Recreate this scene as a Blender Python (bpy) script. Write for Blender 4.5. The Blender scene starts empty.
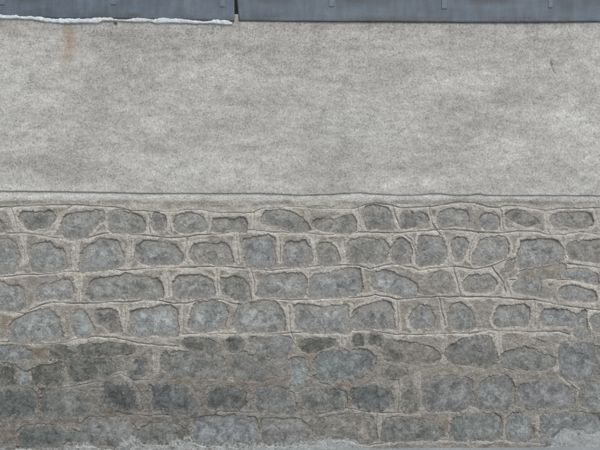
import bpy, math, random
import numpy as np

# ------------------------------------------------------------------ camera, sky, sun, exposure
S = 1.0 / 150.0                       # metres of wall per photo pixel
D = 3.4                               # camera to wall
def X(px): return (np.asarray(px, float) - 300.0) * S
def Z(py): return (448.5 - np.asarray(py, float)) * S      # pavement at z = 0

scene = bpy.context.scene
C = scene.collection
cam_data = bpy.data.cameras.new('camera')
cam = bpy.data.objects.new('camera', cam_data)
C.objects.link(cam)
cam.location = (0.0, -D, float(Z(225)))
cam.rotation_euler = (math.radians(90), 0, 0)
cam_data.sensor_width = 36.0
cam_data.lens = 36.0 * (D - 0.006) / 4.0
cam_data.clip_end = 500
scene.camera = cam

SUN_EL, SUN_AZ = 58.0, 28.0           # degrees; azimuth from straight in front of the wall, plus = right
world = bpy.data.worlds.new('World')
scene.world = world
world.use_nodes = True
wn = world.node_tree
bg = wn.nodes['Background']
sky = wn.nodes.new('ShaderNodeTexSky')
sky.sky_type = 'NISHITA'
sky.sun_disc = False
sky.sun_elevation = math.radians(SUN_EL)
sky.sun_rotation = math.radians(180 + SUN_AZ * -1)
sky.dust_density = 4.0
sky.air_density = 1.0
hs = wn.nodes.new('ShaderNodeHueSaturation')
hs.inputs['Saturation'].default_value = 0.35          # a grey, overcast sky
wn.links.new(sky.outputs[0], hs.inputs['Color'])
wn.links.new(hs.outputs[0], bg.inputs['Color'])
bg.inputs['Strength'].default_value = 0.10

sl = bpy.data.lights.new('sun', 'SUN')
sl.energy = 1.5
sl.angle = math.radians(40)
sl.color = (1.0, 0.97, 0.93)
sun = bpy.data.objects.new('sun', sl)
C.objects.link(sun)
# light comes from in front (-Y), above, a little to the right
from mathutils import Vector
el, az = math.radians(SUN_EL), math.radians(SUN_AZ)
sdir = Vector((math.sin(az) * math.cos(el), -math.cos(az) * math.cos(el), math.sin(el)))
sun.rotation_euler = sdir.to_track_quat('Z', 'Y').to_euler()
sun.location = sdir * 20

scene.cycles.filter_width = 1.2
scene.cycles.use_denoising = True
scene.view_settings.view_transform = 'Standard'
scene.view_settings.look = 'None'
scene.view_settings.gamma = 1.0
scene.view_settings.use_curve_mapping = False
scene.view_settings.exposure = 0.52

# ------------------------------------------------------------------ noise helpers
def _hash(ix, iy, seed):
    h = (ix.astype(np.int64) * 374761393 + iy.astype(np.int64) * 668265263 + seed * 1442695041) & 0xFFFFFFFF
    h = ((h ^ (h >> 13)) * 1274126177) & 0xFFFFFFFF
    h = ((h ^ (h >> 16)) * 2246822519) & 0xFFFFFFFF
    return ((h ^ (h >> 15)) & 0xFFFFFF) / float(0xFFFFFF)

def vnoise(x, y, seed=0):
    """smooth value noise in -1..1"""
    ix, iy = np.floor(x), np.floor(y)
    fx, fy = x - ix, y - iy
    fx = fx * fx * fx * (fx * (fx * 6 - 15) + 10)
    fy = fy * fy * fy * (fy * (fy * 6 - 15) + 10)
    a, b = _hash(ix, iy, seed), _hash(ix + 1, iy, seed)
    c, d = _hash(ix, iy + 1, seed), _hash(ix + 1, iy + 1, seed)
    return 2 * ((a * (1 - fx) + b * fx) * (1 - fy) + (c * (1 - fx) + d * fx) * fy) - 1

def fbm(x, y, wl, octv=4, seed=0, gain=0.5):
    t, a, n = 0.0, 1.0, 0.0
    x, y = np.asarray(x, float), np.asarray(y, float)
    for o in range(octv):
        f = 2.0 ** o / wl
        ca, sa = math.cos(o * 1.1 + 0.4), math.sin(o * 1.1 + 0.4)
        t = t + a * vnoise((x * ca - y * sa) * f + 31.7 * o, (x * sa + y * ca) * f - 17.3 * o, seed + o)
        n += a
        a *= gain
    return t / n

def sstep(a, b, v):
    t = np.clip((v - a) / (b - a), 0, 1)
    return t * t * (3 - 2 * t)

def gauss(x, y, cx, cy, rx, ry):
    return np.exp(-(((x - cx) / rx) ** 2 + ((y - cy) / ry) ** 2))

# ------------------------------------------------------------------ mesh helpers
def new_mesh(name, verts, quads=None, tris=None, smooth=True, attrs=None):
    me = bpy.data.meshes.new(name)
    verts = np.ascontiguousarray(verts, dtype=np.float32)
    faces, starts, n = [], [], 0
    for arr, k in ((quads, 4), (tris, 3)):
        if arr is not None and len(arr):
            arr = np.asarray(arr, dtype=np.int32)
            faces.append(arr.ravel())
            starts.append(n + np.arange(len(arr)) * k)
            n += arr.size
    faces = np.concatenate(faces)
    starts = np.concatenate(starts).astype(np.int32)
    me.vertices.add(len(verts))
    me.vertices.foreach_set('co', verts.ravel())
    me.loops.add(len(faces))
    me.loops.foreach_set('vertex_index', faces)
    me.polygons.add(len(starts))
    me.polygons.foreach_set('loop_start', starts)
    me.polygons.foreach_set('use_smooth', np.full(len(starts), smooth))
    for k, v in (attrs or {}).items():
        a = me.attributes.new(k, 'FLOAT', 'POINT')
        a.data.foreach_set('value', np.ascontiguousarray(v, dtype=np.float32).ravel())
    me.update()
    me.validate()
    return me

def grid_quads(nr, nc):
    i = np.arange(nr * nc).reshape(nr, nc)
    return np.stack([i[:-1, :-1], i[1:, :-1], i[1:, 1:], i[:-1, 1:]], -1).reshape(-1, 4)

def obj(name, me, mat, parent=None):
    o = bpy.data.objects.new(name, me)
    C.objects.link(o)
    if mat:
        me.materials.append(mat)
    o.parent = parent
    return o

def tag(o, label=None, cat=None, group=None, kind=None):
    for k, v in (('label', label), ('category', cat), ('group', group), ('kind', kind)):
        if v:
            o[k] = v
    return o

def empty(name, loc):
    o = bpy.data.objects.new(name, None)
    C.objects.link(o)
    o.location = loc
    return o

def box_mesh(name, x0, x1, y0, y1, z0, z1):
    v = [(x, y, z) for z in (z0, z1) for y in (y0, y1) for x in (x0, x1)]
    q = [(0, 2, 3, 1), (4, 5, 7, 6), (0, 1, 5, 4), (2, 6, 7, 3), (0, 4, 6, 2), (1, 3, 7, 5)]
    return new_mesh(name, v, q, smooth=False)

# ------------------------------------------------------------------ material helper
class Mat:
    def __init__(self, name, rough=0.9, spec=0.25):
        self.m = bpy.data.materials.new(name)
        self.m.use_nodes = True
        self.nt = self.m.node_tree
        self.b = self.nt.nodes['Principled BSDF']
        self.b.inputs['Roughness'].default_value = rough
        self.b.inputs['Specular IOR Level'].default_value = spec
        self.co = self.nt.nodes.new('ShaderNodeNewGeometry').outputs['Position']
    def n(self, t): return self.nt.nodes.new(t)
    def put(self, sock, v):
        if hasattr(v, 'is_linked') or isinstance(v, bpy.types.NodeSocket):
            self.nt.links.new(v, sock)
        elif isinstance(v, (tuple, list)) and len(v) == 3 and sock.type == 'RGBA':
            sock.default_value = (*v, 1)
        else:
            sock.default_value = v
    def mapped(self, scale, loc=(0, 0, 0)):
        mp = self.n('ShaderNodeMapping')
        self.put(mp.inputs['Vector'], self.co)
        mp.inputs['Scale'].default_value = scale
        mp.inputs['Location'].default_value = loc
        return mp.outputs[0]
    def noise(self, scale, detail=4, rough=0.55, vec=None, dist=0.0):
        t = self.n('ShaderNodeTexNoise')
        self.put(t.inputs['Vector'], vec if vec is not None else self.co)
        t.inputs['Scale'].default_value = scale
        t.inputs['Detail'].default_value = detail
        t.inputs['Roughness'].default_value = rough
        t.inputs['Distortion'].default_value = dist
        return t.outputs['Fac']
    def voro(self, scale, feature='F1', vec=None):
        t = self.n('ShaderNodeTexVoronoi')
        t.feature = feature
        self.put(t.inputs['Vector'], vec if vec is not None else self.co)
        t.inputs['Scale'].default_value = scale
        return t
    def cells(self, scale, vec=None, warp=0.0):
        """random value per small cell: sand grains, crystals"""
        t = self.voro(scale, 'F1', vec)
        sp = self.n('ShaderNodeSeparateColor')
        self.put(sp.inputs[0], t.outputs['Color'])
        return sp.outputs[0], t.outputs['Distance']
    def rng(self, v, a, b, c=0.0, d=1.0):
        t = self.n('ShaderNodeMapRange')
        t.clamp = True
        self.put(t.inputs[0], v)
        for i, q in enumerate((a, b, c, d)):
            t.inputs[i + 1].default_value = q
        return t.outputs[0]
    def math(self, op, a, b=0.0):
        t = self.n('ShaderNodeMath')
        t.operation = op
        self.put(t.inputs[0], a)
        self.put(t.inputs[1], b)
        return t.outputs[0]
    def mix(self, f, a, b, mode='MIX'):
        t = self.n('ShaderNodeMix')
        t.data_type = 'RGBA'
        t.blend_type = mode
        self.put(t.inputs[0], f)
        self.put(t.inputs[6], a)
        self.put(t.inputs[7], b)
        return t.outputs[2]
    def scale(self, col, f):            # colour times a scalar
        t = self.n('ShaderNodeVectorMath')
        t.operation = 'SCALE'
        self.put(t.inputs[0], col)
        self.put(t.inputs['Scale'], f)
        return t.outputs[0]
    def attr(self, name):
        t = self.n('ShaderNodeAttribute')
        t.attribute_name = name
        return t.outputs['Fac']
    def bump(self, h, dist, strength=1.0, prev=None):
        t = self.n('ShaderNodeBump')
        t.inputs['Distance'].default_value = dist
        t.inputs['Strength'].default_value = strength
        self.put(t.inputs['Height'], h)
        if prev is not None:
            self.put(t.inputs['Normal'], prev)
        return t.outputs[0]
    def done(self, col, normal=None, rough=None):
        self.put(self.b.inputs['Base Color'], col)
        if normal is not None:
            self.put(self.b.inputs['Normal'], normal)
        if rough is not None:
            self.put(self.b.inputs['Roughness'], rough)
        return self.m

def mat_plaster():
    m = Mat('weathered_render', 0.95, 0.15)
    cloud = m.noise(2.4, 6, 0.62, m.mapped((0.55, 1, 1.7)))
    band = m.noise(5.0, 5, 0.62, m.mapped((0.45, 1, 1.7), (3, 0, 1)), 0.5)
    mid = m.noise(15, 6, 0.66, m.mapped((0.8, 1, 1.2), (3, 0, 1)))
    fine = m.noise(68, 4, 0.72, m.mapped((1.15, 1, 0.85)))
    grit = m.noise(165, 2, 0.6)
    col = m.mix(m.rng(cloud, 0.36, 0.64), (0.374, 0.366, 0.347), (0.478, 0.476, 0.460))
    col = m.scale(col, m.rng(band, 0.36, 0.64, 0.93, 1.07))
    col = m.scale(col, m.rng(mid, 0.34, 0.66, 0.87, 1.12))
    col = m.scale(col, m.rng(fine, 0.38, 0.62, 0.86, 1.11))
    g1, d1 = m.cells(200)
    g2, d2 = m.cells(105, m.mapped((1, 1, 1), (3, 3, 3)))
    col = m.scale(col, m.rng(g1, 0, 1, 0.85, 1.14))
    col = m.scale(col, m.rng(g2, 0, 1, 0.91, 1.08))
    col = m.scale(col, m.math('ADD', 1.0, m.attr('tone')))
    # dark pits and lichen specks, more of them where 'speck' is high
    pit = m.math('ADD', m.math('MULTIPLY', m.math('SUBTRACT', mid, 0.5), -0.35), m.noise(88, 3, 0.55, m.mapped((1, 1, 0.8), (7, 0, 2))))
    pitm = m.rng(m.math('ADD', pit, m.math('MULTIPLY', m.attr('speck'), 0.03)), 0.66, 0.74)
    col = m.mix(m.math('MULTIPLY', pitm, 0.5), col, (0.15, 0.145, 0.135))
    col = m.mix(m.attr('rust'), col, (0.33, 0.24, 0.15))
    col = m.mix(m.attr('spot'), col, (0.09, 0.055, 0.045))
    drip = m.noise(9, 5, 0.7, m.mapped((3.0, 1, 0.10), (1, 5, 2)))
    col = m.mix(m.math('MULTIPLY', m.rng(drip, 0.52, 0.68), m.attr('drip')), col, (0.20, 0.195, 0.18))
    sweep = m.noise(6, 4, 0.55, m.mapped((0.6, 1, 1.6), (8, 1, 3)), 0.8)
    n = m.bump(sweep, 0.02, 0.3)
    n = m.bump(fine, 0.003, 0.4, n)
    # scattered dark pits, thicker where 'speck' is high
    pk = m.rng(m.math('SUBTRACT', m.math('ADD', m.math('MULTIPLY', m.attr('speck'), 0.14), m.rng(mid, 0.52, 0.36, 0.0, 0.14)), g2), -0.05, 0.0)
    pk = m.math('MULTIPLY', pk, m.rng(d2, 0.5, 0.28))
    col = m.mix(m.math('MULTIPLY', pk, 0.6), col, (0.14, 0.135, 0.125))
    n = m.bump(g1, 0.0014, 0.7, n)
    return m.done(col, n)

def mat_mortar():
    m = Mat('old_mortar', 0.93, 0.2)
    big = m.noise(5.5, 5, 0.6)
    mid = m.noise(22, 6, 0.68, m.mapped((0.8, 1, 1.25), (5, 0, 0)))
    mid2 = m.noise(31, 6, 0.7, m.mapped((0.7, 1, 1.3), (2, 3, 8)), 0.6)
    fine = m.noise(95, 4, 0.7)
    grit = m.noise(250, 2, 0.7)
    col = m.mix(m.rng(mid, 0.36, 0.64), (0.238, 0.224, 0.197), (0.362, 0.347, 0.314))
    rib = m.mix(m.rng(mid, 0.36, 0.64), (0.375, 0.358, 0.322), (0.520, 0.505, 0.468))
    col = m.mix(m.attr('ribbon'), col, rib)
    col = m.mix(m.rng(big, 0.45, 0.7, 0, 0.35), col, (0.265, 0.25, 0.222))
    lo = m.mix(m.rng(mid, 0.36, 0.64), (0.118, 0.113, 0.100), (0.270, 0.262, 0.243))
    lo = m.mix(m.math('MULTIPLY', m.attr('ribbon'), 0.4), lo, (0.29, 0.283, 0.265))
    lo = m.mix(m.rng(mid2, 0.53, 0.62, 0, 0.7), lo, (0.285, 0.295, 0.29))
    lo = m.mix(m.rng(mid2, 0.46, 0.38, 0, 0.65), lo, (0.105, 0.104, 0.094))
    col = m.mix(m.attr('low'), col, lo)
    col = m.mix(m.attr('brown'), col, (0.19, 0.15, 0.115))
    col = m.mix(m.attr('ledge'), col, m.mix(m.rng(mid, 0.36, 0.62), (0.50, 0.492, 0.468), (0.62, 0.615, 0.595)))
    pl = m.rng(m.math('ADD', m.attr('pale'), m.math('MULTIPLY', m.math('SUBTRACT', mid2, 0.5), 1.5)), 0.35, 0.6, 0, 0.9)
    col = m.mix(pl, col, m.mix(m.rng(mid, 0.34, 0.66), (0.29, 0.31, 0.31), (0.44, 0.462, 0.46)))
    col = m.scale(col, m.rng(fine, 0.34, 0.66, 0.76, 1.22))
    col = m.scale(col, m.rng(grit, 0.34, 0.66, 0.84, 1.15))
    g1, d1 = m.cells(140)
    col = m.scale(col, m.rng(g1, 0, 1, 0.90, 1.10))
    n = m.bump(mid, 0.013, 0.45)
    n = m.bump(g1, 0.0014, 0.6, n)
    n = m.bump(fine, 0.006, 0.7, n)
    n = m.bump(grit, 0.0016, 0.7, n)
    return m.done(col, n)

def mat_stone():
    m = Mat('field_stone', 0.86, 0.3)
    info = m.n('ShaderNodeObjectInfo')
    off = m.n('ShaderNodeVectorMath')
    off.operation = 'ADD'
    comb = m.n('ShaderNodeCombineXYZ')
    m.put(comb.inputs[1], m.math('MULTIPLY', info.outputs['Random'], 40.0))
    m.put(off.inputs[0], m.co)
    m.put(off.inputs[1], comb.outputs[0])
    m.co = off.outputs[0]
    big = m.noise(15, 6, 0.66, dist=0.5)
    big2 = m.noise(19, 5, 0.66, m.mapped((1, 1, 1), (4, 4, 4)), 0.4)
    mid = m.noise(52, 5, 0.7)
    fine = m.noise(125, 3, 0.7)
    grain = m.noise(300, 2, 0.6)
    grime = info.outputs['Alpha']
    # chipped plates: cells of a warped voronoi, each at its own height and shade
    warp = m.n('ShaderNodeTexNoise')
    warp.inputs['Scale'].default_value = 30
    warp.inputs['Detail'].default_value = 4
    m.put(warp.inputs['Vector'], m.co)
    wv = m.n('ShaderNodeVectorMath'); wv.operation = 'MULTIPLY_ADD'
    m.put(wv.inputs[0], warp.outputs['Color'])
    wv.inputs[1].default_value = (0.06, 0.06, 0.06)
    m.put(wv.inputs[2], m.co)
    vc = m.voro(26, 'F1', wv.outputs[0])
    sep = m.n('ShaderNodeSeparateColor')
    m.put(sep.inputs[0], vc.outputs['Color'])
    plate = sep.outputs[0]
    col = info.outputs['Color']
    col = m.scale(col, m.rng(plate, 0.0, 1.0, 0.80, 1.18))
    col = m.scale(col, m.rng(big, 0.36, 0.64, 0.64, 1.32))
    col = m.scale(col, m.rng(mid, 0.35, 0.65, 0.82, 1.18))
    col = m.scale(col, m.rng(fine, 0.35, 0.65, 0.86, 1.14))
    # old mortar film and soil: near the rim and in broken patches, more on the foot courses
    rimv = m.math('ADD', m.attr('rim'), m.math('MULTIPLY', grime, -0.12))
    rim = m.rng(m.math('ADD', rimv, m.math('MULTIPLY', m.math('SUBTRACT', big, 0.5), 3.0)), 0.36, 0.74)
    film = m.mix(m.rng(mid, 0.36, 0.64), (0.185, 0.174, 0.150), (0.310, 0.298, 0.268))
    film = m.mix(grime, film, m.mix(m.rng(mid, 0.38, 0.62), (0.100, 0.096, 0.084), (0.225, 0.220, 0.205)))
    col = m.mix(m.math('MULTIPLY', rim, 0.72), col, film)
    rim2 = m.rng(m.math('ADD', rimv, m.math('MULTIPLY', m.math('SUBTRACT', big2, 0.5), 4.0)), 0.66, 0.98)
    col = m.mix(m.math('MULTIPLY', rim2, m.rng(grime, 0, 1, 0.72, 0.5)), col, m.mix(m.rng(mid, 0.36, 0.64), (0.25, 0.242, 0.225), (0.39, 0.382, 0.365)))
    # lime flecks
    fl = m.noise(60, 4, 0.65, m.mapped((1, 1, 1), (0, 9, 0)))
    col = m.mix(m.rng(fl, 0.60, 0.70, 0, 0.6), col, (0.40, 0.41, 0.40))
    pl = m.rng(m.math('ADD', m.attr('pale'), m.math('MULTIPLY', m.math('SUBTRACT', mid, 0.5), 1.6)), 0.40, 0.65, 0, 0.85)
    col = m.mix(pl, col, m.mix(m.rng(mid, 0.34, 0.66), (0.28, 0.30, 0.30), (0.43, 0.452, 0.45)))
    g1, d1 = m.cells(170)
    col = m.scale(col, m.rng(g1, 0, 1, 0.90, 1.10))
    # fractures
    fr = m.voro(17, 'DISTANCE_TO_EDGE', wv.outputs[0]).outputs['Distance']
    crack = m.math('MULTIPLY', m.rng(fr, 0.0, 0.035, 1.0, 0.0), m.rng(big2, 0.50, 0.60))
    n = m.bump(crack, 0.006, 0.8)
    n.node.invert = True
    n = m.bump(plate, 0.007, 0.8, n)
    n = m.bump(mid, 0.013, 0.5, n)
    n = m.bump(g1, 0.0012, 0.4, n)
    n = m.bump(fine, 0.004, 0.45, n)
    n = m.bump(grain, 0.0014, 0.45, n)
    return m.done(col, n)

def mat_metal():
    m = Mat('painted_sheet_metal', 0.5, 0.45)
    big = m.noise(3.2, 5, 0.6, m.mapped((0.6, 1, 2.2)))
    streak = m.noise(24, 4, 0.6, m.mapped((1, 1, 0.22)))
    fine = m.noise(90, 4, 0.65)
    col = m.mix(m.rng(big, 0.35, 0.65), (0.080, 0.104, 0.134), (0.118, 0.152, 0.188))
    col = m.scale(col, m.rng(streak, 0.34, 0.66, 0.84, 1.14))
    col = m.scale(col, m.rng(fine, 0.3, 0.7, 0.88, 1.12))
    dirt = m.math('MULTIPLY', m.attr('dirt'), m.rng(fine, 0.35, 0.6))
    col = m.mix(dirt, col, (0.055, 0.052, 0.05))
    col = m.mix(m.attr('soot'), col, (0.060, 0.058, 0.062))
    n = m.bump(streak, 0.002, 0.2)
    n = m.bump(fine, 0.0015, 0.35, n)
    return m.done(col, n, m.rng(fine, 0.3, 0.7, 0.45, 0.7))

def mat_clip():
    m = Mat('bare_zinc', 0.55, 0.4)
    fine = m.noise(120, 4, 0.65)
    return m.done(m.mix(m.rng(fine, 0.35, 0.65), (0.10, 0.13, 0.165), (0.14, 0.178, 0.218)), m.bump(fine, 0.001, 0.3))

def mat_bead():
    m = Mat('white_cement', 0.85, 0.3)
    mid = m.noise(40, 4, 0.6)
    fine = m.noise(160, 3, 0.6)
    col = m.mix(m.rng(mid, 0.3, 0.65), (0.47, 0.515, 0.54), (0.68, 0.735, 0.765))
    col = m.scale(col, m.rng(fine, 0.3, 0.7, 0.88, 1.1))
    return m.done(col, m.bump(fine, 0.003, 0.5, m.bump(mid, 0.008, 0.4)))

def mat_ground():
    m = Mat('pavement_concrete', 0.85, 0.3)
    big = m.noise(1.5, 5, 0.6)
    fine = m.noise(120, 4, 0.7)
    col = m.mix(m.rng(big, 0.35, 0.65), (0.17, 0.19, 0.20), (0.235, 0.255, 0.265))
    col = m.scale(col, m.rng(fine, 0.3, 0.7, 0.75, 1.25))
    return m.done(col, m.bump(fine, 0.003, 0.6))

M_PLASTER, M_MORTAR, M_STONE = mat_plaster(), mat_mortar(), mat_stone()
M_CLIP = mat_clip()
M_METAL, M_BEAD, M_GROUND = mat_metal(), mat_bead(), mat_ground()

# ------------------------------------------------------------------ pavement
X0, X1, PER = -330, 930, 612.0         # wall runs on past both edges of the photo
gx = np.concatenate([[-40, -8], np.linspace(-4.5, 4.5, 60), [8, 40]])
gy = np.concatenate([[-60, -20, -8], np.linspace(-4, 0.05, 30), [0.6, 6, 40]])
gX, gY = np.meshgrid(gx, gy)
gZ = -0.006 + 0.0085 * np.clip(gX, -4, 4) + 0.0025 * fbm(gX * 150, gY * 150, 60, 3, 5)
tag(obj('pavement', new_mesh('pavement', np.stack([gX, gY, gZ], -1).reshape(-1, 3),
        grid_quads(*gX.shape)[:, ::-1]), M_GROUND), kind='structure')

wall = tag(empty('stone_wall', (0, 0, 0)),
           'weathered grey wall of mortared field stones below a plain cement rendered band', 'wall')

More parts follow.
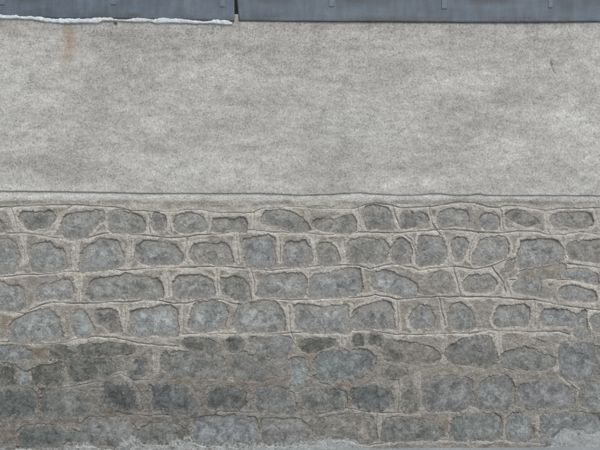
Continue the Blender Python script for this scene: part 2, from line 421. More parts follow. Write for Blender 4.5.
# ------------------------------------------------------------------ traced stones (photo pixels) : tone, outline
STONES = '''
A t -6,222 0,220 4,224 7,228 2,231 -6,230
A d 19,217 24,214 33,213 44,212 50,212 55,217 54,221 48,225 40,229 33,230 27,227 23,222
A g 62,228 64,221 70,216 77,213 86,212 95,212 101,214 103,219 98,223 92,229 87,235 80,238 70,238 65,235
A g 109,222 111,215 118,212 128,213 137,217 143,221 145,227 140,232 130,233 118,232 110,230
A d 152,218 155,214 161,214 165,219 164,227 160,231 154,229
A g 174,222 178,217 186,214 195,215 202,219 205,223 203,228 196,231 186,232 178,230
A t 213,226 216,220 225,218 232,220 238,218 245,221 247,226 244,231 235,232 222,232 214,230
A g 263,218 268,213 276,211 285,212 294,215 303,219 308,223 306,229 298,231 288,230 279,226 270,224 264,222
A t 313,222 318,219 327,221 337,221 345,216 351,215 355,220 354,228 349,232 336,232 322,229 314,227
A d 365,217 366,210 371,206 380,208 388,210 392,220 392,228 385,228 374,228 368,228
A d 402,217 405,212 411,212 413,218 420,213 425,215 428,221 422,223 416,226 404,228
A g 438,222 440,214 446,210 456,210 464,212 468,218 466,224 458,226 446,226 440,226
A g 480,220 484,215 492,214 498,217 500,224 496,229 486,229 481,226
A d 507,214 515,211 523,212 530,217 539,221 538,224 528,226 520,224 512,220
A t 552,220 556,215 566,214 578,213 588,215 593,220 590,226 578,228 564,227 554,225
B g -6,243 0,241 8,240 14,244 17,250 19,263 16,270 8,273 -6,272
B b 31,254 34,247 42,243 48,243 55,248 63,250 65,258 63,268 55,271 40,272 32,268 30,261
B b 82,255 86,249 95,243 101,239 106,240 115,243 121,250 123,258 118,266 108,269 95,271 84,270 82,263
B b 137,250 142,245 152,242 162,244 172,246 178,250 182,256 180,262 170,264 160,265 150,264 142,262 137,258
B t 191,252 195,246 203,243 212,245 222,244 228,248 231,255 232,262 226,264 212,264 198,263 192,259
B b 246,241 251,239 257,237 263,236 269,238 273,242 273,252 274,262 270,266 260,267 250,266 246,258 245,249
B g 285,246 289,242 297,243 304,240 309,246 311,254 310,261 305,265 294,266 286,264 284,255
B t 319,247 324,243 329,243 335,248 339,256 338,262 330,265 321,264 318,256
B t 349,245 353,241 362,239 374,239 383,241 388,247 386,256 379,261 366,263 354,262 348,255
B d 394,247 398,241 405,240 409,244 410,254 408,261 400,263 394,259
B g 419,246 422,239 431,237 440,238 444,245 446,254 443,262 434,265 424,266 418,262 417,254
B g 453,244 456,240 464,239 467,243 464,252 460,260 456,260 454,252
B g 474,257 477,249 481,243 488,239 497,238 505,240 508,246 506,252 500,257 490,262 480,264 475,262
B g 519,250 524,243 534,240 546,240 556,243 561,249 563,257 558,261 548,263 534,265 522,268 518,262 518,255
B t 568,246 575,242 586,242 598,241 605,242 605,258 598,262 584,260 572,258 568,252
B t 505,266 508,261 513,260 513,265 509,272 506,271
S k 519,276 527,271 540,268 562,266 562,276 552,278 535,277 522,279
S l 565,271 580,270 597,275 597,283 585,281 565,277
C b -6,284 0,283 10,285 20,288 23,293 24,303 20,309 12,311 0,309 -6,308
C g 38,290 42,286 55,284 65,281 70,284 71,292 69,297 60,299 48,299 39,300 36,296
C g 88,290 91,282 100,279 115,278 123,275 133,276 147,279 158,281 162,287 161,295 155,298 140,297 125,298 105,299 94,299 89,296
C g 174,283 180,278 190,276 203,278 211,281 214,287 213,294 205,297 190,298 180,297 174,292
C d 222,279 229,279 235,276 242,280 247,287 248,295 249,299 243,301 234,299 225,295 222,288
C b 259,286 263,280 272,276 285,274 297,275 304,278 304,292 300,296 285,297 270,296 261,296 258,292
C b 311,281 318,276 330,273 345,271 356,270 359,277 359,291 352,295 335,296 318,296 311,295 310,288
C b 373,278 378,273 388,271 400,276 410,281 417,284 417,290 413,294 403,296 388,293 376,290 372,285
C t 431,280 436,274 444,273 449,280 450,290 448,293 438,292 431,289
C g 465,280 470,276 480,277 490,276 496,283 491,289 480,292 468,291 464,286
C g 513,286 518,281 528,279 540,279 541,288 538,295 526,294 516,291
C b 560,293 562,289 572,286 584,289 594,292 594,299 588,301 574,301 565,299
D b 10,327 17,320 26,316 33,311 43,310 50,313 58,319 61,328 60,336 50,340 30,341 15,340 10,335
D b 73,320 78,312 83,312 87,317 90,322 93,330 88,335 80,336 75,334 72,327
D d 95,317 98,311 108,310 115,313 118,322 119,330 112,331 104,325 97,324
D b 132,322 133,313 140,310 152,308 165,306 172,309 176,317 177,328 174,335 160,336 140,336 133,333
D b 191,317 196,306 205,303 217,303 224,307 227,315 222,324 218,329 205,332 195,329 190,325
D b 236,315 242,307 252,303 263,302 274,303 280,310 283,320 282,328 272,331 255,332 240,331 234,325
D b 297,309 303,306 308,306 318,308 330,307 345,308 347,317 349,328 345,332 330,332 316,332 303,330 298,325 296,315
D g 352,318 356,310 366,306 378,303 387,303 393,310 394,320 392,327 380,328 362,328 353,326
D b 411,318 415,311 423,305 431,311 434,318 432,325 424,328 416,328 411,323
D g 450,310 456,305 463,303 470,311 474,320 475,328 466,331 455,329 450,322
D g 495,316 500,308 508,305 517,307 523,305 529,310 528,320 525,325 512,326 500,325 495,321
D b 541,317 545,311 555,310 567,311 575,315 583,312 586,319 585,326 575,327 560,326 545,324 541,321
D g 591,320 595,316 605,315 605,330 595,330
S l 577,328 587,328 588,337 577,337
E b -6,349 0,348 12,347 22,349 30,354 26,358 12,359 -6,358
E d 50,350 56,347 66,348 74,351 73,356 66,358 54,355
E d 80,348 90,345 110,345 125,346 133,348 130,352 115,353 98,355 84,354
E d 30,368 37,363 48,362 57,361 60,366 60,380 55,384 42,386 32,383 29,375
E d -6,366 4,365 14,368 16,376 14,384 -6,384
E l 19,371 25,369 28,373 28,382 24,385 18,380
E d 69,366 73,360 85,360 97,361 108,362 113,366 112,373 103,377 88,379 73,379 69,373
E n 134,368 137,361 142,359 144,364 144,373 140,375 134,375
E g 163,365 168,355 175,354 185,353 200,355 212,355 220,358 222,368 219,376 208,377 190,376 175,374 166,370
E d 184,342 192,339 203,340 212,341 218,346 217,348 207,349 192,349 185,346
E d 229,341 234,338 240,341 241,346 236,350 230,348
E g 250,342 255,340 266,341 277,338 287,338 291,343 289,350 283,356 273,355 260,351 252,347
E g 232,365 237,358 245,354 256,353 263,356 266,363 265,374 262,379 248,380 236,379 230,373
E t 271,363 275,359 284,359 288,366 286,376 280,378 273,374
E l 288,368 293,362 302,360 311,368 310,376 305,385 296,389 289,382
E b 316,362 324,356 337,352 345,353 350,355 362,352 370,355 374,360 372,368 364,371 357,378 345,379 333,380 320,377 314,370
E d 303,343 310,341 324,340 333,341 332,345 320,349 308,351 303,348
E d 353,338 358,335 362,338 361,344 356,345 353,342
E d 370,337 375,335 380,337 379,342 374,343 370,340
E t 386,346 390,342 405,344 420,347 434,350 437,355 434,359 420,360 402,360 390,358 386,352
E g 449,350 455,345 463,340 478,337 488,340 494,350 495,360 488,364 470,364 456,361 449,357
E g 503,357 507,353 514,354 518,351 527,350 535,353 545,356 553,359 552,365 540,367 525,366 514,365 505,364
E b 561,352 566,346 578,345 590,345 597,350 598,363 596,374 590,380 576,378 565,374 562,364
E t 385,371 390,368 397,368 404,371 404,374 396,376 388,375
F n -6,392 8,391 20,391 30,393 35,399 36,408 30,414 15,416 -6,417
F g 41,399 43,391 52,389 62,392 75,394 85,397 88,404 86,412 75,416 55,416 44,412
F n 103,396 106,387 118,385 130,387 135,392 137,402 138,409 128,409 112,406 104,402
F n 152,392 155,386 170,386 185,390 192,396 194,405 188,411 172,412 158,408 152,402
F n 206,396 211,390 222,388 235,390 243,393 244,402 240,407 225,407 210,407 206,402
F g 257,396 262,390 272,387 283,390 290,396 293,404 290,411 275,412 262,411 256,404
F g 303,399 308,393 320,391 333,391 343,394 345,402 340,408 325,409 310,408 303,404
F n 353,396 358,390 368,387 380,388 388,394 390,402 384,406 372,409 360,406 354,402
F t 404,393 410,388 415,392 416,404 413,411 406,411 403,404
F g 426,392 430,383 440,378 452,377 463,380 470,384 472,394 470,403 462,408 448,409 434,410 427,405
F g 477,398 479,389 485,383 495,380 505,380 511,386 512,398 508,406 498,409 486,407 479,404
F b 520,396 524,388 535,384 550,384 562,385 571,388 572,398 568,405 552,407 535,406 522,404
F b 584,390 589,384 600,383 605,384 605,408 592,408 584,404
G n 16,436 25,430 40,427 60,430 78,434 80,441 70,445 45,446 20,447
G g 82,428 90,421 105,420 122,422 131,427 136,434 130,442 115,444 95,444 84,441
G g 141,432 150,427 165,425 178,429 183,436 178,442 162,443 145,441
G b 194,430 198,422 212,418 230,418 250,420 255,427 256,438 250,444 225,444 204,444 196,440
G g 262,430 268,423 282,420 298,422 308,430 306,440 295,444 270,443 262,439
G t 317,430 322,421 335,418 352,417 368,418 374,424 373,436 366,441 345,438 328,436 318,435
G g 385,428 388,422 400,420 415,422 428,424 440,430 442,435 430,438 410,438 392,440 385,437
G b 453,430 456,421 468,417 482,417 494,418 499,424 499,433 494,437 475,438 458,438 453,436
G l 509,430 511,420 518,416 526,418 531,425 531,433 526,438 516,438 510,436
G b 543,427 546,419 558,416 575,416 590,417 605,418 605,440 590,446 565,446 548,442 543,435
'''
TONE = {'b': (0.216, 0.228, 0.231), 'g': (0.196, 0.201, 0.198), 'd': (0.122, 0.125, 0.118),
        't': (0.190, 0.185, 0.170), 'n': (0.132, 0.143, 0.144), 'k': (0.30, 0.275, 0.245),
        'l': (0.26, 0.275, 0.277)}
# per course: how far the mortar stands over the stone (mm), raggedness (px)
ROW = {'A': (5.5, 1.05), 'B': (5.5, 1.05), 'C': (5.5, 1.05), 'D': (5.5, 1.15), 'E': (5.0, 1.3), 'F': (5.2, 1.35), 'G': (5.2, 1.35), 'S': (2.0, 0.8)}

def parse(t):
    return np.array([[float(v) for v in p.split(',')] for p in t.split()])

def blocky(P, k=0.38):
    c = (P.max(0) + P.min(0)) / 2
    e = np.maximum((P.max(0) - P.min(0)) / 2, 1)
    U = (P - c) / e
    f = (np.hypot(U[:, 0], U[:, 1]) / np.maximum(np.abs(U).max(1), 1e-3)) ** k
    return c + U * f[:, None] * e

def resample(P, n):
    Q = np.concatenate([P, P[:1]])
    L = np.concatenate([[0], np.cumsum(np.hypot(*np.diff(Q, axis=0).T))])
    s = np.linspace(0, L[-1], n, endpoint=False)
    return np.stack([np.interp(s, L, Q[:, 0]), np.interp(s, L, Q[:, 1])], -1)

def closed_smooth(P, n):
    """closed Catmull-Rom through P, n points evenly spaced"""
    k = len(P)
    out = []
    for i in range(k):
        p0, p1, p2, p3 = P[i - 1], P[i], P[(i + 1) % k], P[(i + 2) % k]
        for t in np.linspace(0, 1, 8, endpoint=False):
            out.append(0.5 * (2 * p1 + (p2 - p0) * t + (2 * p0 - 5 * p1 + 4 * p2 - p3) * t * t + (3 * p1 - p0 - 3 * p2 + p3) * t ** 3))
    Q = np.array(out + [out[0]])
    L = np.concatenate([[0], np.cumsum(np.hypot(*np.diff(Q, axis=0).T))])
    s = np.linspace(0, L[-1], n, endpoint=False)
    return np.stack([np.interp(s, L, Q[:, 0]), np.interp(s, L, Q[:, 1])], -1)

stones = []
for line in STONES.strip().splitlines():
    r, tone, pts = line.split(' ', 2)
    P = parse(pts)
    for k in (0, -1, 1):
        Q = P + np.array([k * PER, 0])
        if k and (Q[:, 0].min() < X0 + 4 or Q[:, 0].max() > X1 - 4 or (Q[:, 0].max() > -6 and Q[:, 0].min() < 606)):
            continue
        B_ = blocky(Q)
        stones.append((r, tone, 0.45 * closed_smooth(B_, 56) + 0.55 * resample(B_, 56) if len(Q) else None))

# ------------------------------------------------------------------ traced scored joints and cracks (photo pixels): width px, depth mm
LINES = '''
0.75 8 0,207 25,206 50,205 70,205 100,206 118,208 135,211 150,212 170,212 185,210 200,210 212,212 225,213 245,213 254,212 262,209 275,208 290,207 300,207 320,209 350,209 358,208 365,205 375,203 390,205 400,208 420,207 430,207 440,206 455,203 465,202 478,204 490,207 500,208 504,206 520,206 535,209 547,211 565,208 580,209 600,208 612,207
0.8 9 0,233 25,233 45,236 60,239 75,240 88,238 100,234 110,233 130,235 150,236 168,238 185,237 200,235 225,234 240,231 255,230 270,232 290,233 310,234 330,235 345,235 360,232 385,233 400,233 420,231 440,230 460,230 480,232 500,233 520,231 535,232 550,235 565,235 580,232 600,235 612,233
0.8 9 0,277 25,275 50,274 65,272 90,272 110,270 130,270 155,268 180,268 200,267 225,267 245,268 255,270 275,270 300,268 320,266 345,265 358,266 370,269 378,267 392,264 400,265 412,268 420,271 435,268 455,267 475,269 490,267 502,262 510,258
0.8 9 520,272 530,268 545,265 565,264 585,266 600,268 612,270
0.7 8 510,280 520,280 545,279 570,280 590,284 600,287 612,284
0.85 10 0,311 15,313 25,313 35,308 45,304 55,302 65,303 85,304 110,302 130,302 145,300 160,301 175,304 187,303 200,300 215,299 225,301 235,304 245,304 255,301 265,299 285,300 300,300 325,299 350,298 365,297 375,295 385,297 400,300 415,298 440,297 470,297 490,297 505,298 520,300 535,300 550,303 565,306 580,308 600,310 612,311
0.8 9 0,342 20,343 45,344 65,343 80,339 95,337 115,338 130,341 145,344 165,346 178,347
0.8 9 182,334 200,334 225,334 250,333 275,334 300,333 325,334 345,333 352,331 362,330 375,332 390,334 420,335 450,334 470,333 490,331 510,331 540,332 560,332 570,335
0.7 7 60,388 70,387 85,384 100,380 110,376 120,374 128,377 135,381 145,380 155,379
0.6 8 60,361 60,374 60,385
0.6 7 118,415 135,415 150,416 168,415
0.6 8 213,412 235,412 258,413
0.8 9 320,414 335,410 348,409 365,411 380,413 400,413 425,411 440,410 450,412 470,409 478,413 490,415
0.8 8 360,444 370,446 385,443 405,441 430,440 455,441 480,440 500,440 515,441 530,442 545,444 553,448
0.8 10 230,379 236,380 245,380 264,379
0.8 9 298,372 312,378 330,385
0.7 8 10,207 14,217 16,224 17,229
0.7 8 71,206 65,211 59,219 57,222 52,231 49,235
0.5 6 19,245 19,255 20,263
0.6 7 23,236 24,248 24,262
0.7 8 75,241 75,256 74,265
0.7 8 131,241 130,255 129,264
0.7 8 149,214 149,225 150,234
0.6 7 168,214 170,224 171,232
0.8 9 187,238 186,250 184,262
0.6 7 208,213 208,224 207,233
0.8 8 236,235 237,246 238,262
0.6 8 254,212 254,222 254,230
0.7 8 280,238 280,250 280,262
0.5 6 308,209 307,218 305,228
0.7 8 315,237 315,250 316,262
0.7 8 344,240 345,250 347,260
0.6 8 358,206 359,217 361,228
0.8 9 393,207 396,216 400,226
0.8 8 430,208 430,215 433,224 437,231 442,238 445,245 448,256 449,266
0.8 8 405,235 411,240 415,250 416,262
0.6 7 393,236 391,246 391,258
0.6 7 475,207 478,204
0.8 8 479,232 473,240 470,248 469,260
0.7 8 500,209 502,215 503,225 504,231
0.7 8 546,212 547,222 548,230 551,234
0.5 6 595,208 598,218 600,226
0.6 6 563,236 564,248 566,258
0.7 8 78,272 79,285 79,302
0.7 8 165,272 168,280 169,296
0.7 8 217,270 217,282 218,294
0.7 8 248,264 251,272 254,282 254,295
0.7 8 307,270 307,284 306,296
0.8 9 454,268 457,278 460,290 461,296
0.8 9 492,266 496,272 500,277 504,283 506,293
0.6 7 563,266 563,278
0.5 6 125,306 125,318 125,330
0.8 9 184,305 183,318 182,333
0.7 8 289,306 290,318 291,332 295,345
0.9 9 350,306 349,314 349,324
0.6 7 397,300 398,313 398,330
0.7 9 439,298 441,306 444,318 445,326
0.6 8 535,300 535,312 535,326
0.6 7 587,312 587,335
0.5 5 155,346 156,360 155,380
0.6 8 341,333 342,344
0.6 7 444,336 445,350 445,362
0.5 6 498,332 499,345 500,360
0.8 9 557,358 557,369
0.8 8 562,376 568,382 576,388 581,394 583,402
0.8 11 399,381 399,396 398,412
0.6 7 417,375 418,395 418,412
0.8 10 254,417 257,424 258,432 259,446
0.7 8 377,414 376,430 375,440
0.7 8 383,413 382,430 381,438
0.7 8 451,415 452,425 452,436
0.8 8 507,418 506,428 507,437
0.8 9 539,417 539,426 541,436 546,442
0.7 9 80,420 81,428 80,434
0.7 8 130,424 134,430 138,430
'''
lines = []
for line in LINES.strip().splitlines():
    w, d, pts = line.split(' ', 2)
    P = parse(pts)
    for k in (0, -1, 1):
        Q = P + np.array([k * PER, 0])
        if k and (Q[:, 0].max() < X0 or Q[:, 0].min() > X1 or (Q[:, 0].max() > 2 and Q[:, 0].min() < 598)):
            if not (k and P[:, 0].min() <= 0.5 and P[:, 0].max() >= 500):
                continue
        lines.append((float(w), float(d), Q))

# ------------------------------------------------------------------ mortar: one relief sheet the stones look out of
xs = np.concatenate([np.arange(X0, -12, 1.6), np.arange(-12, 612, 0.5), np.arange(612, X1 + 0.1, 1.6)])
ys = np.arange(187.0, 453.0, 0.5)
gx, gy = np.meshgrid(xs, ys)
wx = gx + 1.3 * fbm(gx, gy, 14, 2, 71)         # warp for ragged outlines
wy = gy + 1.3 * fbm(gx, gy, 14, 2, 72)

def window(P, m):
    i0, i1 = np.searchsorted(xs, [P[:, 0].min() - m, P[:, 0].max() + m])
    j0, j1 = np.searchsorted(ys, [P[:, 1].min() - m, P[:, 1].max() + m])
    return slice(j0, j1), slice(i0, i1)

def seg_dist(px, py, A, B):
    d = np.full(px.shape, 1e9)
    for (ax, ay), (bx, by) in zip(A, B):
        vx, vy = bx - ax, by - ay
        t = np.clip(((px - ax) * vx + (py - ay) * vy) / max(vx * vx + vy * vy, 1e-9), 0, 1)
        d = np.minimum(d, (px - ax - t * vx) ** 2 + (py - ay - t * vy) ** 2)
    return np.sqrt(d)

def poly_sdf(px, py, P):
    A, B = P, np.roll(P, -1, 0)
    d = seg_dist(px, py, A, B)
    ins = np.zeros(px.shape, bool)
    for (ax, ay), (bx, by) in zip(A, B):
        c = (ay > py) != (by > py)
        xi = ax + (py - ay) * (bx - ax) / (by - ay if by != ay else 1e-9)
        ins ^= c & (px < xi)
    return np.where(ins, -d, d)

sdf = np.full(gx.shape, 14.0)                   # signed distance to the nearest stone
proud = np.full(gx.shape, 8.0)
ragged = np.full(gx.shape, 1.0)
for r, tone, P in stones:
    w = window(P, 12)
    if gx[w].size == 0:
        continue
    d = poly_sdf(wx[w], wy[w], P[::2])
    near = d < sdf[w]
    sdf[w] = np.where(near, d, sdf[w])
    proud[w] = np.where(near, ROW[r][0], proud[w])
    ragged[w] = np.where(near, ROW[r][1], ragged[w])
rg = 0.75 * fbm(gx, gy, 9, 6, 11, 0.76) + 0.42 * fbm(gx, gy, 3.2, 3, 12, 0.75)
low = sstep(330, 352, gy + 8 * fbm(gx, gy, 60, 3, 21))
grow = 1.0 + 1.5 * low
edge = sdf + ragged * (2.7 * rg) - grow
# old mortar smeared over some stones of the lower courses
smear = low * sstep(0.25, 0.45, fbm(gx, gy, 22, 4, 33, 0.6)) * sstep(-8, -1, sdf)
edge = edge + 6 * smear

# pale cement splashed along the foot of the wall
PALE = np.array([(-330, 446), (-100, 446), (0, 447), (30, 446), (60, 446), (78, 442), (92, 442), (100, 447), (114, 446), (122, 437), (132, 433),
                 (141, 435), (147, 441), (165, 441), (178, 435), (190, 434), (198, 443), (215, 440), (240, 441), (258, 443), (280, 441), (300, 437),
                 (320, 436), (345, 437), (357, 438), (361, 446), (380, 452), (548, 452), (552, 442), (558, 433), (566, 427), (580, 432), (590, 433), (600, 431), (700, 440), (930, 443)], float)
def pale_at(x, y):
    top = np.interp(x, PALE[:, 0], PALE[:, 1])
    v = y - top + 5.0 * fbm(x, y, 12, 5, 41, 0.66)
    return (0.55 + 0.45 * sstep(200, 560, x)) * sstep(-2.0, 4.0, v) * (0.25 + 0.75 * sstep(-0.5, 0.15, fbm(x, y * 1.4, 18, 4, 42) + 0.10 * (y - top)))
pale = pale_at(gx, gy)

mm = 0.001
lipv = 0.3 + 0.75 * sstep(-0.35, 0.45, fbm(gx, gy, 24, 3, 55))
h = mm * proud * lipv * sstep(-0.1, 0.45, edge)                       # mortar lip over the stone
h += mm * 1.6 * np.exp(-((edge - 2.6) / 2.2) ** 2) * (1 - low)  # pillow beside the lip
h += mm * (3.2 * fbm(gx, gy, 34, 3, 51) + 1.6 * fbm(gx, gy * 1.5, 9, 3, 52) + 0.9 * fbm(gx, gy, 2.6, 3, 53))
h += mm * low * 3.4 * fbm(gx, gy, 12, 5, 54, 0.62)
dline = np.full(gx.shape, 20.0)
for w_, d_, Q in lines:
    w = window(Q, 9)
    if gx[w].size == 0:
        continue
    jx = gx[w] + 0.9 * fbm(gx[w], gy[w], 9, 3, 61)
    jy = gy[w] + 0.9 * fbm(gx[w], gy[w], 9, 3, 62)
    d = seg_dist(jx, jy, Q[:-1], Q[1:])
    dline[w] = np.minimum(dline[w], d)
    ww = w_ * (0.72 + 0.45 * fbm(gx[w], gy[w], 12, 2, 63))
    ok = sstep(0.2, 1.4, edge[w]) * (0.35 + 0.65 * sstep(-0.45, 0.1, fbm(gx[w], gy[w], 38, 3, 67))) * (1 - 0.3 * low[w])
    h[w] -= mm * ok * (d_ * np.clip(1.25 - d / ww, 0, 1) ** 0.7 + 0.5 * np.exp(-(d / 2.6) ** 2))
ribbon = 1 - sstep(-0.35, 0.35, dline - 3.3 - 4.0 * fbm(gx, gy, 13, 5, 69, 0.66))
ring = sstep(0.6, 1.2, edge) * (1 - sstep(3.0, 4.2, edge)) * (1 - low)
ring = ring * sstep(-0.05, 0.12, fbm(gx, gy, 30, 4, 57, 0.6) + 0.16 * sstep(300, 400, gx) - 0.02)
ribbon = np.maximum(ribbon, ring)
l00 = np.interp(gx % PER, lines[0][2][:, 0], lines[0][2][:, 1])
ribbon = np.maximum(ribbon, 0.85 * (1 - sstep(-0.5, 1.5, gy - l00)) * (0.55 + 0.45 * sstep(-0.2, 0.2, fbm(gx, gy * 1.5, 30, 4, 58))))
ribbon = ribbon * sstep(0.0, 0.8, edge)
h += mm * 1.2 * pale
h += mm * 0.9 * ribbon * (1 - 0.5 * low)                        # struck pointing stands a little over the rough mortar
# the cement ledge under the rendered band: slopes out and down
L0 = lines[0][2]
l0 = np.interp(((gx + 0.0) % PER), L0[:, 0], L0[:, 1])
l0 = np.minimum(l0 - 1.2, 203.3 + 1.2 * fbm(gx, gx * 0, 40, 3, 60))
led = 1 - sstep(-3.2, 1.6, gy - l0 + 1.6 * fbm(gx, gy, 14, 4, 64))
t = np.clip((gy - 193) / np.maximum(l0 - 193, 4), 0, 1)
lh = mm * (11.5 + 3 * t ** 0.85 - 6.5 * sstep(0.35, 1.1, t) + 1.6 * fbm(gx, gy * 2, 26, 4, 65) + 0.7 * fbm(gx, gy, 3.5, 3, 66))
h = h * (1 - led) + lh * led
# mortar stays behind the stone where a stone shows
open_ = (edge < -0.15) & (led < 0.5)
h = np.where(open_, -0.0055, h)

brown = 0.0 * gx
for cx, cy, rx, ry, a in ((38, 400, 5, 9, .9), (137, 398, 5, 14, .8), (347, 398, 5, 9, .6), (250, 368, 60, 8, .3), (330, 385, 30, 6, .35), (180, 384, 40, 5, .35), (50, 424, 26, 5, .5), (15, 434, 18, 8, .55),
                          (519, 390, 3, 8, 1.0), (525, 385, 6, 2.5, 1.0), (448, 350, 10, 20, .25), (35, 352, 20, 6, .6), (245, 384, 30, 5, .5),
                          (120, 417, 50, 5, .45), (520, 315, 18, 12, .25), (410, 400, 10, 18, .35), (418, 418, 26, 4, .45), (395, 320, 14, 10, .3),
                          (205, 402, 6, 10, .5), (30, 318, 20, 7, .3), (445, 426, 8, 9, .4), (20, 282, 26, 4, .3), (5, 325, 9, 12, .4)):
    for k in (0, -PER, PER):
        brown = np.maximum(brown, a * gauss(gx, gy, cx + k, cy, rx, ry))
brown = np.clip(brown * (1 + 1.1 * fbm(gx, gy, 10, 4, 81)), 0, 0.85)
lowc = np.clip(0.95 * low * (0.40 + 0.60 * sstep(362, 402, gy + 12 * fbm(gx, gy, 40, 3, 83))) * (1 - 0.5 * sstep(180, 440, gx)) + 0.35 * sstep(0.1, 0.6, fbm(gx, gy, 55, 3, 82)) * (1 - low) * sstep(260, 300, gy), 0, 1)

V = np.stack([X(gx), -h, Z(gy)], -1).reshape(-1, 3)
# leave out the cells that lie wholly behind stones' middles to keep the sheet light
deep = np.zeros(gx.shape, bool)
q = grid_quads(*gx.shape)
keep = ~deep.ravel()[q].all(1)
me = new_mesh('mortar', V, q[keep], attrs={'ribbon': ribbon, 'low': lowc, 'brown': brown, 'ledge': led * (1 - 0.7 * sstep(0.55, 1.05, t + 0.4 * fbm(gx, gy * 1.6, 22, 4, 68))), 'pale': pale})
mortar = obj('mortar_bed', me, M_MORTAR, wall)

# ------------------------------------------------------------------ stones, each a mesh of its own
NP, NR = 56, 18
rr = np.linspace(0, 1, NR + 1)[1:] ** 0.8
for idx, (r, tone, P) in enumerate(stones):
    rnd = random.Random(idx * 7 + 3)
    c = P.mean(0)
    out = P - c
    ln = np.hypot(out[:, 0], out[:, 1])[:, None]
    O = c + out * (1 + 7.0 / np.maximum(ln, 4))            # stone runs on behind the mortar
    ring = c[None, None] + rr[:, None, None] * (O - c)[None]
    px, py = ring[..., 0], ring[..., 1]
    px = np.concatenate([[c[0]], px.ravel()]); py = np.concatenate([[c[1]], py.ravel()])
    sd = -poly_sdf(px, py, P)
    size = max(sd.max(), 3)
    gr = 2.5 if r in 'EFG' else 1.0
    rim = 1 - np.clip((sd + gr) / min(size + gr, 9.0), 0, 1)
    s0 = idx * 13 + 100
    flush = {'E': 2.0, 'F': 2.5, 'G': 2.5, 'S': 0.5}.get(r, 0.0)
    hh = flush + 1.6 * (1 - rim ** 2) + rnd.uniform(-1.2, 1.6)
    hh = hh + 3.4 * fbm(px, py, 22, 2, s0) + 2.2 * fbm(px, py, 8, 3, s0 + 5) + 1.5 * fbm(px, py, 4, 3, s0 + 9, 0.7)
    # chipped facets
    for f in range(6):
        a = rnd.uniform(0, 6.28)
        slope = rnd.uniform(0.25, 0.95)
        ca, sa = math.cos(a), math.sin(a)
        ext = (np.abs((px - c[0]) * ca + (py - c[1]) * sa)).max()
        dd = (px - c[0]) * ca + (py - c[1]) * sa - rnd.uniform(0.25, 0.75) * ext
        hh = np.minimum(hh, 2.2 + flush - slope * dd + 0.8 * fbm(px, py, 5, 2, s0 + f))
    hh = np.maximum(hh, flush - 4.0 + rnd.uniform(-0.5, 0.5) + 0.5 * fbm(px, py, 6, 2, s0 + 40))
    hh = hh - 9.0 * sstep(3.0, 7.0, -sd)
    Vt = np.stack([X(px), -hh * mm, Z(py)], -1)
    back = np.stack([X(O[:, 0]), np.full(NP, 0.07), Z(O[:, 1])], -1)
    Vt = np.concatenate([Vt, back])
    j = np.arange(NP); jn = (j + 1) % NP
    tris = np.stack([np.zeros(NP, int), 1 + jn, 1 + j], -1)
    quads = []
    for k in range(NR):
        a0, b0 = 1 + k * NP, 1 + (k + 1) * NP
        quads.append(np.stack([a0 + j, a0 + jn, b0 + jn, b0 + j], -1))
    quads = np.concatenate(quads)
    ctr = np.array([X(c[0]), 0.0, Z(c[1])])
    me = new_mesh('stone', Vt - ctr, quads, tris, attrs={'rim': np.concatenate([rim, np.ones(NP)]), 'pale': np.concatenate([pale_at(px, py), np.zeros(NP)])})
    st = obj('stone', me, M_STONE, wall)
    st.location = ctr
    tv = np.array(TONE[tone]) * rnd.uniform(0.88, 1.13) * np.array([1 + rnd.uniform(-.04, .015), 1, 1 + rnd.uniform(-.05, .02)])
    if r in 'ABC':                                         # the upper courses are all much alike
        tv = 0.62 * tv * 1.30 + 0.38 * np.array((0.290, 0.297, 0.291))
    if r == 'D':
        tv = tv * 1.28
    if r in 'EFG':                                         # damp, grimy foot courses
        tv = tv * ({'E': 1.06, 'F': 1.0, 'G': 1.10}[r] - 0.10 * (c[0] % PER < 260) * (r in 'FG'))
    st.color = (*tv, {'D': 0.15, 'E': 0.8, 'F': 0.9, 'G': 1.0}.get(r, 0.0))     # alpha: how grimy the course is

# ------------------------------------------------------------------ rendered band above the ledge
xp = np.concatenate([np.arange(X0, -8, 2.5), np.arange(-8, 608, 0.8), np.arange(608, X1 + 0.1, 2.5)])
BOT = np.array([(0, 190.5), (35, 191), (75, 191.5), (100, 192), (150, 193), (200, 193.2), (260, 193), (300, 194.8), (330, 194), (350, 192.8),
                (358, 192.3), (370, 193.5), (400, 194.8), (422, 194.6), (430, 193.2), (440, 193.4), (450, 194.8), (468, 194.8), (474, 193.6),
                (480, 193.6), (486, 195), (540, 195), (600, 195.4), (612, 190.5)], float)
vv = np.linspace(0, 1, 236)
bot = np.interp(xp % PER, BOT[:, 0], BOT[:, 1]) + 0.3 * fbm(xp, xp * 0, 7, 3, 91)
px = np.broadcast_to(xp, (len(vv), len(xp)))
py = 15 + vv[:, None] * (bot - 15)[None]
ph = 19 + 2.5 * fbm(px, py, 90, 3, 92) + 1.0 * fbm(px, py, 20, 3, 93) + 0.55 * fbm(px, py, 3.2, 3, 94)
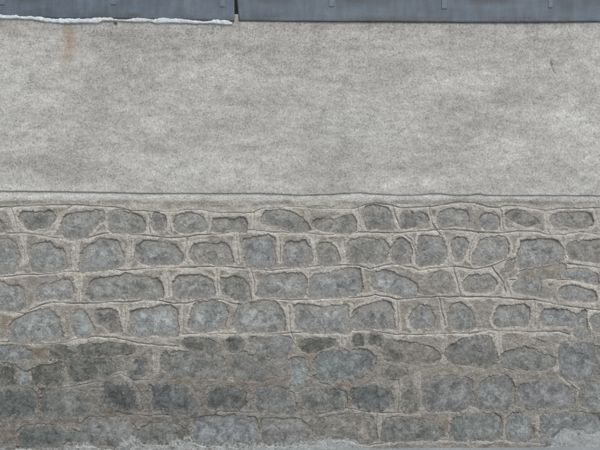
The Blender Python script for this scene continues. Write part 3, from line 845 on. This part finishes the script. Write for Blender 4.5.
# lifted flake with a crack at the right
CR = np.array([(549.5, 57), (550, 64), (552, 70), (555, 76), (560, 80), (566, 83)], float)
dcr = seg_dist(px, py, CR[:-1], CR[1:])
side = np.interp(py, CR[:, 1], CR[:, 0])
inside = (px > side) & (py > 60) & (py < 82)
ph = ph - np.where(inside, 3.0 * np.exp(-(px - side) / 14) * sstep(60, 64, py) * (1 - sstep(70, 82, py)), 0)
ph = ph + np.where((py < 64.5) & (px > 550), 1.6 * np.exp(-((py - 64) / 5) ** 2) * np.exp(-(px - 550) / 20), 0)
ph = ph - 9 * np.clip(1.2 - dcr / 0.8, 0, 1) * sstep(60, 64, py) * (1 - sstep(71, 77, py))
lump = gauss(px, py, 116.5, 24.3, 2.4, 1.6)
ph = ph + 6 * lump
rows_y, rows_h = [py], [ph]
for dy, dh in ((0.35, -1.5), (0.45, -5), (0.3, -12), (0.0, -40)):       # rounded lower edge, then its underside
    rows_y.append(bot[None] + dy); rows_h.append(ph[-1:] + dh)
py = np.concatenate(rows_y); ph = np.concatenate(rows_h)
px = np.broadcast_to(xp, py.shape)
lump = gauss(px, py, 116.5, 24.3, 2.4, 1.6)
tone = 0.0 * px
for cx, cy, rx, ry, a in ((232, 74, 55, 13, .13), (150, 128, 28, 18, .13), (205, 88, 30, 9, .10), (445, 88, 40, 14, .12), (535, 110, 70, 12, .12),
                          (560, 150, 60, 40, .10), (420, 182, 70, 7, .16), (40, 60, 50, 30, .05), (500, 60, 60, 22, .04), (30, 188, 50, 4, .10),
                          (270, 183, 40, 6, .06), (60, 166, 40, 14, -.13), (330, 138, 45, 25, -.08), (280, 46, 45, 16, -.12), (120, 40, 40, 10, -.08),
                          (500, 130, 40, 8, -.06), (100, 110, 14, 40, -.05), (370, 60, 22, 20, -.03), (450, 162, 50, 5, -.07), (20, 110, 30, 30, .02),
                          (180, 182, 60, 6, -.07), (560, 180, 20, 6, -.05), (190, 45, 80, 14, -.08)):
    tone = tone + a * gauss(px, py, cx, cy, rx, ry) * (1 + 0.9 * fbm(px, py, 22, 4, 95))
tone = tone - 0.05 * sstep(40, 24, py) + 0.045 * sstep(120, 185, py)
speck = np.clip(0.9 * gauss(px, py, 190, 42, 130, 22) + 0.6 * gauss(px, py, 60, 165, 60, 20) + 0.35 * gauss(px, py, 340, 40, 80, 18) + 0.5 * gauss(px, py, 100, 34, 18, 7), 0, 1)
rust = 0.62 * gauss(px, py, 69.5, 31, 5.5, 9) + 0.45 * gauss(px, py, 71 + 1.5 * np.sin(py / 6), 46, 5.5, 14) + 0.22 * gauss(px, py, 64, 58, 7, 16)
rust = np.clip(rust * (0.9 + 1.7 * fbm(px * 1.2, py * 0.8, 6, 5, 96, 0.75)), 0, 0.65)
spot = np.clip(sstep(0.35, 0.6, lump) + 0.7 * sstep(0.5, 0.9, gauss(px, py, 112, 33, 1.4, 1.2)) + 0.6 * sstep(.5, .9, gauss(px, py, 103, 37, 1.2, 1)), 0, 1)
V = np.stack([X(px), -ph * mm, Z(py)], -1).reshape(-1, 3)
obj('render_coat', new_mesh('render_coat', V, grid_quads(*px.shape), attrs={'tone': tone, 'speck': speck, 'rust': rust, 'spot': spot, 'drip': 0.42 * np.exp(-np.maximum(py - 22, 0) / 26)}), M_PLASTER, wall)

# solid body of the wall behind the facing
ZT = float(Z(-14))
obj('wall_core', box_mesh('wall_core', float(X(X0)), float(X(X1)), 0.055, 0.42, -0.06, ZT - 0.004), M_MORTAR, wall)

# ------------------------------------------------------------------ white cement bead under the left coping sheet
xb = np.arange(X0, 233.01, 0.8)
TOPB = np.array([(-330, 16), (-60, 17), (0, 14.5), (18, 15), (30, 16), (45, 18), (60, 18.5), (85, 18.5), (100, 18.3), (112, 18.5), (121, 20.2), (128, 20), (135, 18.2), (147, 18.5),
                 (155, 19.5), (165, 18.3), (185, 19.8), (205, 21.2), (214, 20), (224, 20.2), (233, 22)], float)
BOTB = np.array([(-330, 22), (-60, 23), (0, 19.6), (15, 20), (32, 20.6), (46, 23.5), (62, 25), (80, 24.6), (98, 24.5), (104, 22.5), (122, 22.3), (135, 23.4), (152, 23.2), (158, 25),
                 (175, 24.4), (190, 25), (210, 25), (224, 26), (230, 26), (233, 25)], float)
tb = np.interp(xb, TOPB[:, 0], TOPB[:, 1]) + 0.9 + 2.2 * fbm(xb, xb * 0, 10, 5, 101, 0.72)
bb = np.interp(xb, BOTB[:, 0], BOTB[:, 1]) + 0.9 * fbm(xb, xb * 0 + 9, 9, 5, 102, 0.65)
u = np.linspace(0, 1, 15)
bx = np.broadcast_to(xb, (15, len(xb)))
by = tb[None] + u[:, None] * (bb - tb)[None]
prof = np.sin(np.pi * np.clip(u, 0.0, 1.0)) ** 0.5
bh = 29.5 - 1.0 * u[:, None] - 2 * (1 - prof[:, None]) + 2.2 * fbm(bx, by, 10, 4, 103) - 4 * sstep(0.8, 1.0, u)[:, None]
bh[0] = 22; bh[-1] = 17
V = np.stack([X(bx), -bh * mm, Z(by)], -1).reshape(-1, 3)
obj('cement_bead', new_mesh('cement_bead', V, grid_quads(*bx.shape)), M_BEAD, wall)

# ------------------------------------------------------------------ metal coping sheets on top
def coping(label, xa_top, xa_bot, xb_top, xb_bot, edge_pts, clips, seed):
    """folded sheet: hemmed drip, upright front face, flat top running back over the wall"""
    root = tag(empty('metal_coping', (0, 0, ZT)), label, 'coping', 'metal coping sheets on the wall')
    E = np.array(edge_pts, float)
    n = int(max(60, (xb_top - xa_top) / 1.6))
    # section: (photo y or None, outward mm, blend to bottom)
    sec = [(1.0, 19, 1.6), (1.0, 22, 0.2), (1.0, 25.5, 0.0), (1.0, 27, 0.5)]
    for tt in np.linspace(0.94, 0.06, 22):
        sec.append((tt, 26.5 - 5 * (1 - tt), 0))
    YT = -17.0
    verts_y, verts_o, tt_ = [], [], []
    tq = np.linspace(0, 1, n)
    rows = []
    for (tt, o, dy) in sec:
        xrow = (xa_bot + (xb_bot - xa_bot) * tq) * tt + (xa_top + (xb_top - xa_top) * tq) * (1 - tt)
        eb = np.interp(xrow, E[:, 0], E[:, 1]) + 0.18 * fbm(xrow, xrow * 0, 40, 3, seed)
        yrow = YT + (eb - YT) * tt - dy
        orow = o + 2.2 * fbm(xrow, yrow, 120, 3, seed + 1) * tt + 0.5 * fbm(xrow, yrow, 30, 2, seed + 2)
        rows.append((xrow, yrow, orow))
    xr = xa_top + (xb_top - xa_top) * tq
    for o, up in ((23, 0.8), (21, 1.7), (17, 2.2), (0, 3), (-200, 6), (-440, 9), (-452, 7), (-454, -6)):
        rows.append((xr, np.full(n, YT - up + 2), np.full(n, float(o))))
    R = np.array([[r[0], r[1], r[2]] for r in rows])
    px, py, o = R[:, 0], R[:, 1], R[:, 2]
    V = np.stack([X(px), -o * mm, Z(py)], -1)
    dirt = np.clip(1.25 * sstep(-8.5, -1.0, py - np.interp(px, E[:, 0], E[:, 1])) * (0.45 + 1.1 * fbm(px, py * 2, 26, 4, seed + 4)), 0, 0.8)
    soot = 0 * px
    for cx, cy, rx, ry, a in ((276, 0, 16, 5, .85), (362, -1, 24, 7, .95), (490, -1, 28, 6, .95), (150, -2, 30, 5, .5), (575, -1, 26, 6, .7), (30, -3, 40, 6, .5), (210, -2, 14, 4, .4),
                              (342, 8, 6, 10, .3), (430, -4, 15, 5, .4), (100, 17, 22, 3, .6), (140, 17, 12, 2.5, .6)):
        soot = np.maximum(soot, a * gauss(px, py, cx, cy, rx, ry))
    soot = np.clip(soot * (1 + 1.0 * fbm(px, py * 1.6, 14, 4, seed + 5)), 0, 0.85)
    nr = len(rows)
    me = new_mesh('sheet', (V - np.array([0, 0, ZT])).reshape(-1, 3), grid_quads(nr, n)[:, ::-1],
                  attrs={'dirt': dirt, 'soot': soot})
    s = obj('sheet', me, M_METAL, root)
    sol = s.modifiers.new('thickness', 'SOLIDIFY')
    sol.thickness = 0.0012
    sol.offset = -1
    for i, (cx, cy1, cw) in enumerate(clips):
        # folded strap standing a little proud of the face
        yy = np.array([cy1 + 0.25, cy1, cy1 - 0.8, -6, -14, -16.4])
        oo = np.array([23.5, 27.4, 28.0, 25.9, 24.3, 22.8])
        xx = np.array([cx - cw / 2 - .25, cx - cw / 2, cx + cw / 2, cx + cw / 2 + .25])
        inn = np.array([-4.0, 0, 0, -4.0])
        gX_, gY_ = np.meshgrid(xx, yy)
        gO = oo[:, None] + inn[None]
        Vc = np.stack([X(gX_), -gO * mm, Z(gY_)], -1).reshape(-1, 3) - np.array([0, 0, ZT])
        z0 = np.zeros(len(Vc))
        obj('clip', new_mesh('clip', Vc, grid_quads(6, 4), smooth=False), M_CLIP, root)
    return root

coping('blue-grey metal coping sheet left of the gap, above the white cement strip', X0, X0, 234.7, 234.9,
       [(-330, 20), (0, 17.5), (60, 19.5), (150, 20), (234, 22.2)], [(-105, 7, 5), (4, 6, 5), (114.5, 6, 5), (223, 8, 4.5)], 201)
coping('long blue-grey metal coping sheet right of the gap with a clean lower edge', 235.5, 239.3, X1, X1,
       [(236, 22), (340, 22.5), (420, 23.4), (500, 23.6), (570, 23), (612, 22.6), (930, 22.6)], [(331.5, 8, 5), (443.5, 10, 5), (549, 9, 4), (660, 8, 5), (770, 8, 5)], 231)
